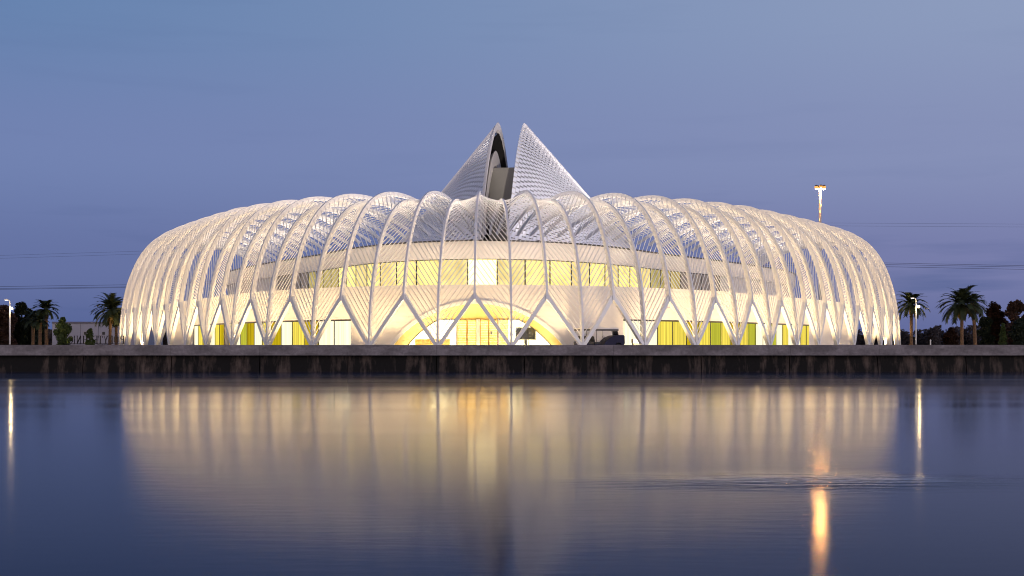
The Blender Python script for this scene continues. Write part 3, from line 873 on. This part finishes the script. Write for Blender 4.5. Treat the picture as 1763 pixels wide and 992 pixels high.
ux = empty('utility_box', (at(1093.5, 140.9), 140.9, 0.004), 0.5)
tag(ux, 'small tan box on a dark plinth against the white wall beside the golf cart', 'utility box')
m = MB(); m.box((-0.30, -0.16, 0.62), (0.30, 0.16, 0.98)); m.build('lid', mat('tan_box', (0.6, 0.5, 0.35), 0.5), ux)
m = MB(); m.box((-0.24, -0.12, 0.0), (0.24, 0.12, 0.617)); m.build('plinth', M['dark_metal'], ux)

# ---- lamp posts
M['pole_white'] = mat('white_pole_paint', (0.75, 0.73, 0.70), 0.4, var=0.04)
def lamp_post(px, top, Y, hs, label):
    X = at(px, Y); H = zat(top, Y)
    r_ = tag(empty('street_lamp', (X, Y, 0), 0), label, 'street lamp', 'white lamp posts by the lake')
    m = MB(); m.tube([(0, 0, 0.5), (0, 0, H * 0.6), (0, 0, H - 0.45)], [0.085, 0.075, 0.065], 10); m.build('pole', M['pole_white'], r_, smooth=True)
    m = MB(); m.lathe((0, 0, 0), [(0.2, 0), (0.2, 0.05), (0.12, 0.12), (0.11, 0.497)], 12); m.build('base', M['dark_metal'], r_)
    m = MB(); m.tube([(0, 0, H - 0.46), (0, 0, H - 0.2), (hs * 0.06, 0, H - 0.08), (hs * 0.14, 0, H - 0.03), (hs * 0.22, 0, H - 0.02)], 0.045, 8); m.build('arm', M['pole_white'], r_, smooth=True)
    hd = MB(); hd.box((min(hs * 0.20, hs * 0.48), -0.13, H - 0.06), (max(hs * 0.20, hs * 0.48), 0.13, H + 0.04)); hd = hd.build('lamp_head', M['pole_white'], r_)
    m = MB(); m.box((min(hs * 0.23, hs * 0.45), -0.10, H - 0.075), (max(hs * 0.23, hs * 0.45), 0.10, H - 0.063)); m.build('lens', M['lamp_white'], hd)
    fl = MB(); fl.tube([(0.06, -0.02, H - 0.85), (0.16, -0.1, H - 0.85)], 0.025, 6); fl = fl.build('floodlight_bracket', M['pole_white'], r_)
    m = MB(); m.lathe((0, 0, 0), [(0.02, 0.12), (0.08, 0.10), (0.115, 0.04), (0.12, -0.04), (0.08, -0.10), (0.02, -0.12)], 14); m.v = [(a + 0.22, b - 0.14, c + H - 0.85) for a, b, c in m.v]
    m.build('floodlight', M['lamp_warm'], fl, smooth=True)
    light('lamp_glow', 'POINT', (X + 0.22, Y - 0.45, H - 0.85), 60, (1.0, 0.72, 0.35), None, size=0.1)
    return r_
lamp_post(17, 516, 150, -1, 'white lamp post beside the dark leafy trees left of the building')
lamp_post(1577, 513, 150, -1, 'white lamp post in front of the lone palm right of the building')

MX, MY = at(1412, 260), 260.0; MH = zat(321, 260)
hm = tag(empty('high_mast_lamp', (MX, MY, 0)), 'very tall mast with glowing orange lamps rising behind the lattice', 'mast lamp')
m = MB(); m.tube([(0, 0, 0), (0, 0, MH * 0.5), (0, 0, MH - 0.2)], [0.30, 0.26, 0.20], 12); m.build('mast', mat('galvanised_mast', (0.45, 0.42, 0.38), 0.45, metal=0.3), hm, smooth=True)
m = MB(); m.tube([(0.62 * math.cos(a), 0.62 * math.sin(a), MH - 0.1) for a in [2 * math.pi * i / 16 for i in range(17)]], 0.06, 6)
for a in (0, 90, 180, 270): m.tube([(0, 0, MH - 0.25), (0.62 * math.cos(R(a)), 0.62 * math.sin(R(a)), MH - 0.1)], 0.05, 6)
m.build('lamp_ring', M['dark_metal'], hm)
for a in (20, 90, 160, 200, 270, 340):
    x_, y_ = 0.66 * math.cos(R(a)), 0.66 * math.sin(R(a))
    m = MB(); m.lathe((x_, y_, MH - 0.1), [(0.08, 0.32), (0.20, 0.28), (0.26, 0.12)], 12); hd = m.build('lamp_hood', M['dark_metal'], hm)
    m = MB(); m.lathe((x_, y_, MH - 0.1), [(0.255, 0.118), (0.30, -0.02), (0.24, -0.2), (0.05, -0.28)], 12); m.build('halo_bowl', M['halo_bowl'], hd, smooth=True)  # bowl added round each bulb for its orange halo
    m = MB(); m.lathe((x_, y_, MH - 0.42), [(0.02, 0.12), (0.12, 0.08), (0.15, 0.0), (0.10, -0.09), (0.02, -0.12)], 10); m.build('lamp_bulb', M['lamp_orange'], hd, smooth=True)
light('mast_glow', 'POINT', (MX, MY - 0.2, MH - 0.9), 700, (1.0, 0.5, 0.18), None, size=0.4)

mk = tag(empty('marker_post', (at(1602, 150), 150, 0)), 'short white marker post standing on the lawn near the palms', 'marker post')
m = MB(); m.tube([(0, 0, 0), (0, 0, zat(587, 150))], 0.06, 8); m.build('post', M['pole_white'], mk)
m = MB(); m.lathe((0, 0, zat(587, 150)), [(0.075, 0.0), (0.08, 0.08), (0.02, 0.13)], 10); m.build('post_cap', M['pole_white'], mk)

# ---- overhead lines
M['cable'] = mat('black_cable', (0.015, 0.015, 0.02), 0.6, var=0.1)
def cable(pts, Y, r, label, grp):
    P = []
    for (x0, y0), (x1, y1) in zip(pts, pts[1:]):
        for i in range(10):
            f = i / 10; P.append((at(x0 + (x1 - x0) * f, Y), Y, zat(y0 + (y1 - y0) * f + 0 * f, Y)))
    P.append((at(pts[-1][0], Y), Y, zat(pts[-1][1], Y)))
    m = MB(); m.tube(P, r, 6); o = m.build('power_line', M['cable']); tag(o, label, 'power line', grp); return o
G1 = 'overhead power lines behind the building'
cable([(-300, 497), (0, 493.5), (215, 490.5), (860, 466), (1300, 451), (1508, 452.5), (1763, 457.5), (2100, 465)], 300, 0.028, 'dark cable behind the building, highest of the three close lower cables', G1)
cable([(-300, 501), (0, 497), (215, 494), (860, 469), (1300, 453.5), (1508, 455.3), (1763, 460), (2100, 467)], 303, 0.028, 'dark cable behind the building, middle one of the three close lower cables', G1)
cable([(-300, 502), (0, 498.5), (215, 495.3), (860, 473), (1300, 457), (1508, 459), (1763, 464), (2100, 471)], 306, 0.028, 'dark cable behind the building, lowest of the three close lower cables', G1)
cable([(-300, 450), (0, 440), (260, 432), (860, 400), (1430, 384), (1763, 386), (2100, 390)], 520, 0.024, 'very thin faint cable high behind the building, upper of two', G1)
cable([(-300, 455), (0, 445), (260, 437), (860, 405), (1430, 389), (1763, 391), (2100, 396)], 523, 0.024, 'very thin faint cable high behind the building, lower of two', G1)

# ---- plain hall behind the sign
wh = tag(empty('warehouse', (at(165, 240), 240, 0)), 'low pale lilac hall with plain panel walls behind the sign letters', 'hall')
M['hall'] = mat('pale_hall_panel', (0.42, 0.40, 0.46), 0.7, var=0.05, scale=0.3)
HH_ = zat(554, 240)
pxm = 240 / FPX
for a, b in ((-75, -26.5), (-26, 4.5), (5, 35.5), (36, 80)):
    m = MB(); m.box((a * pxm, 0, 0), (b * pxm, 14, HH_ - 0.25)); m.build('wall_panel', M['hall'], wh)
m = MB(); m.box((-75.5 * pxm, -0.12, HH_ - 0.247), (80.5 * pxm, 14.1, HH_)); m.build('parapet', mat('hall_coping', (0.16, 0.15, 0.2), 0.6), wh)
for px in (147, 178.5):
    m = MB(); x_ = (px - 165) * pxm; z_ = zat(574, 240); m.box((x_ - 0.2, -0.1, z_ - 0.22), (x_ + 0.2, -0.003, z_ + 0.22)); m.build('wall_vent', M['dark_metal'], wh)

# ---- free standing sign letters, seen from behind
LET = {
 'P': [((.15,0),(.15,1),.2), ((.15,.95),(.65,.95),.1), ((.72,.9),(.72,.55),.2), ((.15,.5),(.65,.5),.1), ((0,.04),(.35,.04),.08)],
 'O': [((.12,.2),(.12,.8),.2), ((.88,.2),(.88,.8),.2), ((.25,.95),(.75,.95),.1), ((.25,.05),(.75,.05),.1), ((.12,.78),(.3,.95),.12), ((.88,.78),(.7,.95),.12), ((.12,.22),(.3,.05),.12), ((.88,.22),(.7,.05),.12)],
 'L': [((.18,0),(.18,1),.2), ((.0,.04),(.8,.04),.08), ((.76,.04),(.76,.28),.08), ((0,.96),(.4,.96),.08)],
 'Y': [((.5,0),(.5,.45),.2), ((.12,.96),(.5,.42),.18), ((.88,.96),(.5,.42),.09), ((0,.96),(.32,.96),.08), ((.7,.96),(1,.96),.08), ((.3,.04),(.7,.04),.08)],
 'T': [((.5,0),(.5,1),.2), ((.05,.96),(.95,.96),.09), ((.07,.96),(.07,.72),.08), ((.93,.96),(.93,.72),.08), ((.3,.04),(.7,.04),.08)],
 'E': [((.2,0),(.2,1),.2), ((0,.96),(.85,.96),.08), ((0,.04),(.85,.04),.08), ((.2,.52),(.65,.52),.08), ((.83,.96),(.83,.76),.07), ((.83,.04),(.83,.26),.07)],
 'C': [((.14,.22),(.14,.78),.2), ((.3,.95),(.75,.95),.1), ((.3,.05),(.75,.05),.1), ((.14,.76),(.32,.95),.12), ((.14,.24),(.32,.05),.12), ((.86,.97),(.86,.7),.09), ((.75,.05),(.9,.22),.08)],
 'H': [((.18,0),(.18,1),.2), ((.82,0),(.82,1),.2), ((.18,.52),(.82,.52),.08), ((0,.96),(.36,.96),.08), ((.64,.96),(1,.96),.08), ((0,.04),(.36,.04),.08), ((.64,.04),(1,.04),.08)],
 'N': [((.15,0),(.15,1),.1), ((.85,0),(.85,1),.1), ((.12,.98),(.86,.03),.2), ((0,.04),(.3,.04),.08), ((.7,.96),(1,.96),.08)],
 'I': [((.5,0),(.5,1),.22), ((.25,.96),(.75,.96),.08), ((.25,.04),(.75,.04),.08)],
 'U': [((.15,.2),(.15,1),.2), ((.85,.2),(.85,1),.1), ((.15,.2),(.4,.05),.15), ((.85,.2),(.6,.05),.1), ((.35,.05),(.65,.05),.1)],
 'V': [((.1,1),(.5,0),.18), ((.9,1),(.5,0),.1)],
 'R': [((.15,0),(.15,1),.2), ((.15,.95),(.65,.95),.1), ((.72,.9),(.72,.58),.2), ((.15,.53),(.65,.53),.1), ((.45,.5),(.9,0),.18)],
 'S': [((.2,.6),(.2,.85),.15), ((.2,.95),(.8,.95),.1), ((.8,.95),(.8,.75),.08), ((.2,.6),(.8,.4),.16), ((.8,.4),(.8,.15),.15), ((.2,.05),(.8,.05),.1), ((.2,.05),(.2,.25),.08)],
}
SY = 185.0
sg = tag(empty('lettering_sign', (at(165, SY), SY, 0)), 'free standing dark serif capitals seen mirrored from behind, in front of the pale hall', 'sign')
M['letter'] = mat('dark_letter_metal', (0.02, 0.014, 0.02), 0.5, var=0.1)
px1 = SY / FPX
zb, zt = zat(591.5, SY), zat(578, SY)
def letter(chr_, xc, w, z0, z1, dep=0.12):
    m = MB(); k = 0
    for (x0, y0), (x1, y1), th in LET[chr_]:
        f = lambda x, y: Vector((xc - (x - 0.5) * w, 0.001 * k, z0 + y * (z1 - z0)))
        m.bar(f(x0, y0), f(x1, y1), (0, 1, 0), th * w, dep - 0.002 * k); k += 1
    return m.build('letter', M['letter'], sg)
for c_, px in zip('POLYTECHNIC', (210, 200, 190.5, 182, 172.8, 164.5, 156, 146.5, 136, 128, 121.8)):
    letter(c_, (px - 165) * px1, (8.2 if c_ != 'I' else 5.5) * px1, zb, zt)
for i, c_ in enumerate('UNIVERSITY'):
    letter(c_, (187 - 2.05 * i - 165) * px1, 1.7 * px1, 0.30, 0.58, 0.06)
m = MB(); m.box((-47 * px1, -0.09, zb - 0.10), (49 * px1, 0.09, zb - 0.004)); m.build('rail', M['letter'], sg)
m = MB(); m.box((-47 * px1, 0.1, 0), (49 * px1, 0.35, 0.26)); m.build('plinth', M['cap'], sg)

# ---- trees
def leafmat(name, col, var=0.4):
    m = mat(name, col, 0.6, var=var, scale=1.2, spec=0.25); return m
M['palm_leaf'] = leafmat('palm_frond_green', (0.030, 0.040, 0.016))
M['palm_dry'] = leafmat('palm_dry_skirt', (0.16, 0.11, 0.035))
M['palm_trunk'] = mat('palm_trunk_bark', (0.16, 0.09, 0.045), 0.9, var=0.5, scale=6, bump=0.8, bscale=9)
M['leaf_dark'] = leafmat('dark_evergreen_leaf', (0.016, 0.022, 0.012))
M['leaf_red'] = leafmat('sodium_tinted_leaf', (0.045, 0.021, 0.013), 0.5)  # reddish sodium light on the trees put into the leaf colour
M['leaf_green'] = leafmat('fresh_green_leaf', (0.06, 0.085, 0.022))
M['bark'] = mat('tree_bark', (0.06, 0.045, 0.035), 0.9, var=0.3, scale=5)
rnd = random.Random(11)
def palm(px, Y, crown_py, rad_px, label, tilt=0.0, fronds=46, skirt=True, grp='date palms either side of the building', tr=0.19):
    X = at(px, Y); Hc = zat(crown_py, Y); rad = rad_px * Y / FPX
    t = tag(empty('palm_tree', (X, Y, 0), rnd.uniform(0, 6)), label, 'palm tree', grp)
    m = MB(); n = 16
    pts = [(tilt * (i / n) ** 2, 0, Hc * i / n) for i in range(n + 1)]
    m.tube(pts, [tr * (1.25 - 0.25 * min(1, i / 4)) * (1 + 0.12 * (i % 2)) for i in range(n + 1)], 10); m.build('trunk', M['palm_trunk'], t)
    m = MB(); dry = MB()
    for k in range(fronds + (14 if skirt else 0)):
        isdry = k >= fronds
        an = k * 2.39996 + rnd.uniform(-.2, .2)
        f = k / fronds
        el = R(82 - 104 * f ** 0.85 + rnd.uniform(-7, 7)) if not isdry else R(rnd.uniform(-75, -40))
        Lf = rad * (rnd.uniform(0.9, 1.1) if not isdry else rnd.uniform(0.4, 0.6))
        tgt = dry if isdry else m
        P = Vector((tilt, 0, Hc + (0 if not isdry else -0.2))); e_ = el; ns = 9; sp = [P.copy()]
        for i in range(ns):
            d = Vector((math.cos(an) * math.cos(e_), math.sin(an) * math.cos(e_), math.sin(e_)))
            P = P + d * (Lf / ns); sp.append(P.copy()); e_ -= R(5 + 5.5 * i / ns * 1.6)
        side = Vector((-math.sin(an), math.cos(an), 0))
        for i in range(1, ns):
            tdir = (sp[i + 1] - sp[i]).normalized(); up = side.cross(tdir)
            tgt.bar(sp[i - 1], sp[i], up, 0.05, 0.03)
            for sub in range(3):
                b0 = sp[i] + (sp[i + 1] - sp[i]) * (sub / 3)
                ll_ = Lf * (0.24 - 0.13 * abs(i / ns - 0.4)) * rnd.uniform(0.85, 1.15)
                for sg_ in (-1, 1):
                    dd = (side * sg_ * 0.75 + tdir * 0.75 - up * 0.12 + Vector((0, 0, -0.18))).normalized()
                    wv = tdir * (0.045 + 0.012 * Lf)
                    tip = b0 + dd * ll_
                    tgt.poly([b0 - wv, b0 + wv, tip + wv * 0.3, tip - wv * 0.3])
    m.build('fronds', M['palm_leaf'], t, recalc=False)
    if skirt: dry.build('dry_fronds', M['palm_dry'], t, recalc=False)
    return t
def tree(name, px, Y, top_py, w_px, leaf, label, cat, grp=None, base_frac=0.06, n=9000, trunk_r=0.14, conical=0.0, leaf_s=0.19):
    X = at(px, Y); H = zat(top_py, Y); W = w_px * Y / FPX / 2
    t = tag(empty(name, (X, Y, 0), rnd.uniform(0, 6)), label, cat, grp)
    m = MB(); m.tube([(0, 0, 0), (0.05, 0.02, H * 0.3), (0.0, 0.06, H * 0.75)], [trunk_r, trunk_r * 0.75, trunk_r * 0.25], 8)
    clumps = []
    zb_ = H * base_frac
    nc = 44
    for i in range(nc):
        f = rnd.random(); z = zb_ + (H - zb_) * (f * 0.94)
        wr = W * (1 - conical * f) * math.sqrt(max(0.05, 1 - (2 * f - 0.85) ** 2 * 0.75)) if conical < 0.5 else W * (1.02 - f)
        a = rnd.uniform(0, 6.283); r_ = wr * math.sqrt(rnd.random()) * 0.85
        p = Vector((math.cos(a) * r_, math.sin(a) * r_, z)); clumps.append((p, W * rnd.uniform(0.22, 0.40)))
        b0 = Vector((0.03, 0.03, min(H * 0.7, z * 0.7))); m.tube([b0, (b0 + p) / 2 + Vector((0, 0, 0.1)), p], [trunk_r * 0.3, trunk_r * 0.2, trunk_r * 0.08], 5)
    m.build('trunk', M['bark'], t)
    lf = MB()
    for i in range(n):
        c, cr_ = clumps[rnd.randrange(nc)]
        d = Vector((rnd.gauss(0, 1), rnd.gauss(0, 1), rnd.gauss(0, 0.8))); d = d.normalized() * cr_ * rnd.random() ** 0.45
        p = c + d
        if p.z < 0.05: continue
        s_ = leaf_s * rnd.uniform(0.6, 1.4)
        a = Vector((rnd.gauss(0, 1), rnd.gauss(0, 1), rnd.gauss(0, 1))).normalized() * s_
        b = a.orthogonal().normalized() * s_ * 0.55
        lf.poly([p - a, p + b, p + a, p - b])
    lf.build('crown', leaf, t, recalc=False)
    return t
palm(189, 215, 534, 38, 'big date palm with drooping dark crown close against the left end of the building', tilt=-0.3)
palm(200, 222, 545, 26, 'smaller date palm half hidden behind the left end of the building', fronds=36)
palm(80, 190, 533, 27, 'taller palm of the lit clump beside the leafy trees on the left', tilt=0.1, fronds=40)
palm(69, 186, 553, 20, 'short yellowish palm in the middle of the lit clump on the left', fronds=30)
palm(57, 192, 550, 22, 'short dark palm at the outer edge of the lit clump on the left', fronds=30)
palm(1569, 205, 525, 33, 'lone date palm between the right end of the building and the lamp post', fronds=44)
palm(1656, 190, 525, 43, 'widest date palm in front of the reddish lit trees on the right', fronds=50)
palm(1679, 196, 524, 30, 'date palm with orange lit trunk touching the widest palm', tilt=0.5, fronds=40)
GL_ = 'leafy trees on the left edge'
tree('leafy_tree', 8, 200, 526, 44, M['leaf_red'], 'reddish brown leafy tree behind the left lamp post', 'tree', GL_)
tree('leafy_tree', 38, 205, 522, 46, M['leaf_dark'], 'dark evergreen tree between the left lamp post and the palm clump', 'tree', GL_)
tree('leafy_tree', -22, 205, 530, 46, M['leaf_dark'], 'dark evergreen tree at the far left edge', 'tree', GL_)
tree('leafy_tree', 60, 215, 540, 40, M['leaf_dark'], 'low dark tree behind the lit palm clump', 'tree', GL_)
tree('garden_tree', 107, 182, 547, 36, M['leaf_green'], 'small bushy green tree at the end of the sign letters', 'tree', None, base_frac=0.05, leaf_s=0.10, conical=0.3)
tree('garden_shrub', 155, 172, 565, 20, M['leaf_green'], 'rounded green shrub in front of the sign letters', 'shrub', None, base_frac=0.02, n=2600, leaf_s=0.08, trunk_r=0.06, conical=0.3)
GR = 'trees on the right edge'
for px, py, w_, Y, mm, lab in ((1712, 522, 44, 215, 'leaf_red', 'reddish lit tree right behind the orange lit palm'), (1748, 519, 50, 212, 'leaf_red', 'broad reddish lit tree at the right edge, tallest there'),
                           (1785, 528, 46, 215, 'leaf_dark', 'dark evergreen tree half cut by the right edge'), (1697, 543, 30, 208, 'leaf_dark', 'dark bushy tree below the orange lit palm crown'),
                           (1757, 550, 36, 204, 'leaf_dark', 'low dark tree in front of the broad reddish lit tree'), (1638, 566, 26, 225, 'leaf_red', 'low reddish shrub behind the widest palm')):
    tree('leafy_tree' if py < 560 else 'garden_shrub', px, Y, py, w_, M[mm], lab, 'tree' if py < 560 else 'shrub', GR, base_frac=0.08)
tree('garden_tree', 1727, 198, 556, 20, M['leaf_green'], 'narrow green conical tree among the dark trees on the right', 'tree', None, base_frac=0.03, conical=0.8, leaf_s=0.09, n=3000)
# far woods beyond the campus: one mass
wd = MB()
for px in range(-260, 2050, 5):
    Y = 420 + rnd.uniform(-15, 15)
    if 340 < px < 1440: continue
    H = zat(574 + rnd.uniform(-8, 8) - (6 if px > 1600 else 0), Y); X = at(px, Y)
    for i in range(260):
        f = rnd.random(); z = H * f; r_ = 1.7 * (1.15 - f * 0.9)
        p = Vector((X + rnd.gauss(0, r_ * 0.6), Y + rnd.gauss(0, 1.5), z)); s_ = rnd.uniform(0.25, 0.5)
        a = Vector((rnd.gauss(0, 1), rnd.gauss(0, .5), rnd.gauss(0, 1))).normalized() * s_; b = a.orthogonal().normalized() * s_ * 0.6
        wd.poly([p - a, p + b, p + a, p - b])
tag(wd.build('distant_woods', leafmat('distant_wood_leaf', (0.030, 0.020, 0.016)), recalc=False), 'low dark line of distant woods along the horizon', 'woods', kind='stuff')

# small garden uplights at the foot of the palms
for px, Y in ((66, 184), (96, 180), (190, 212)):
    light('garden_uplight', 'SPOT', (at(px, Y), Y - 1.2, 0.12), 220, (1.0, 0.72, 0.30), None, size=0.08, rot=(R(180), 0, 0), spot=R(120))
light('garden_uplight', 'SPOT', (at(1684, 193), 193, 0.12), 200, (1.0, 0.50, 0.2), None, size=0.08, rot=(R(180), 0, 0), spot=R(100))
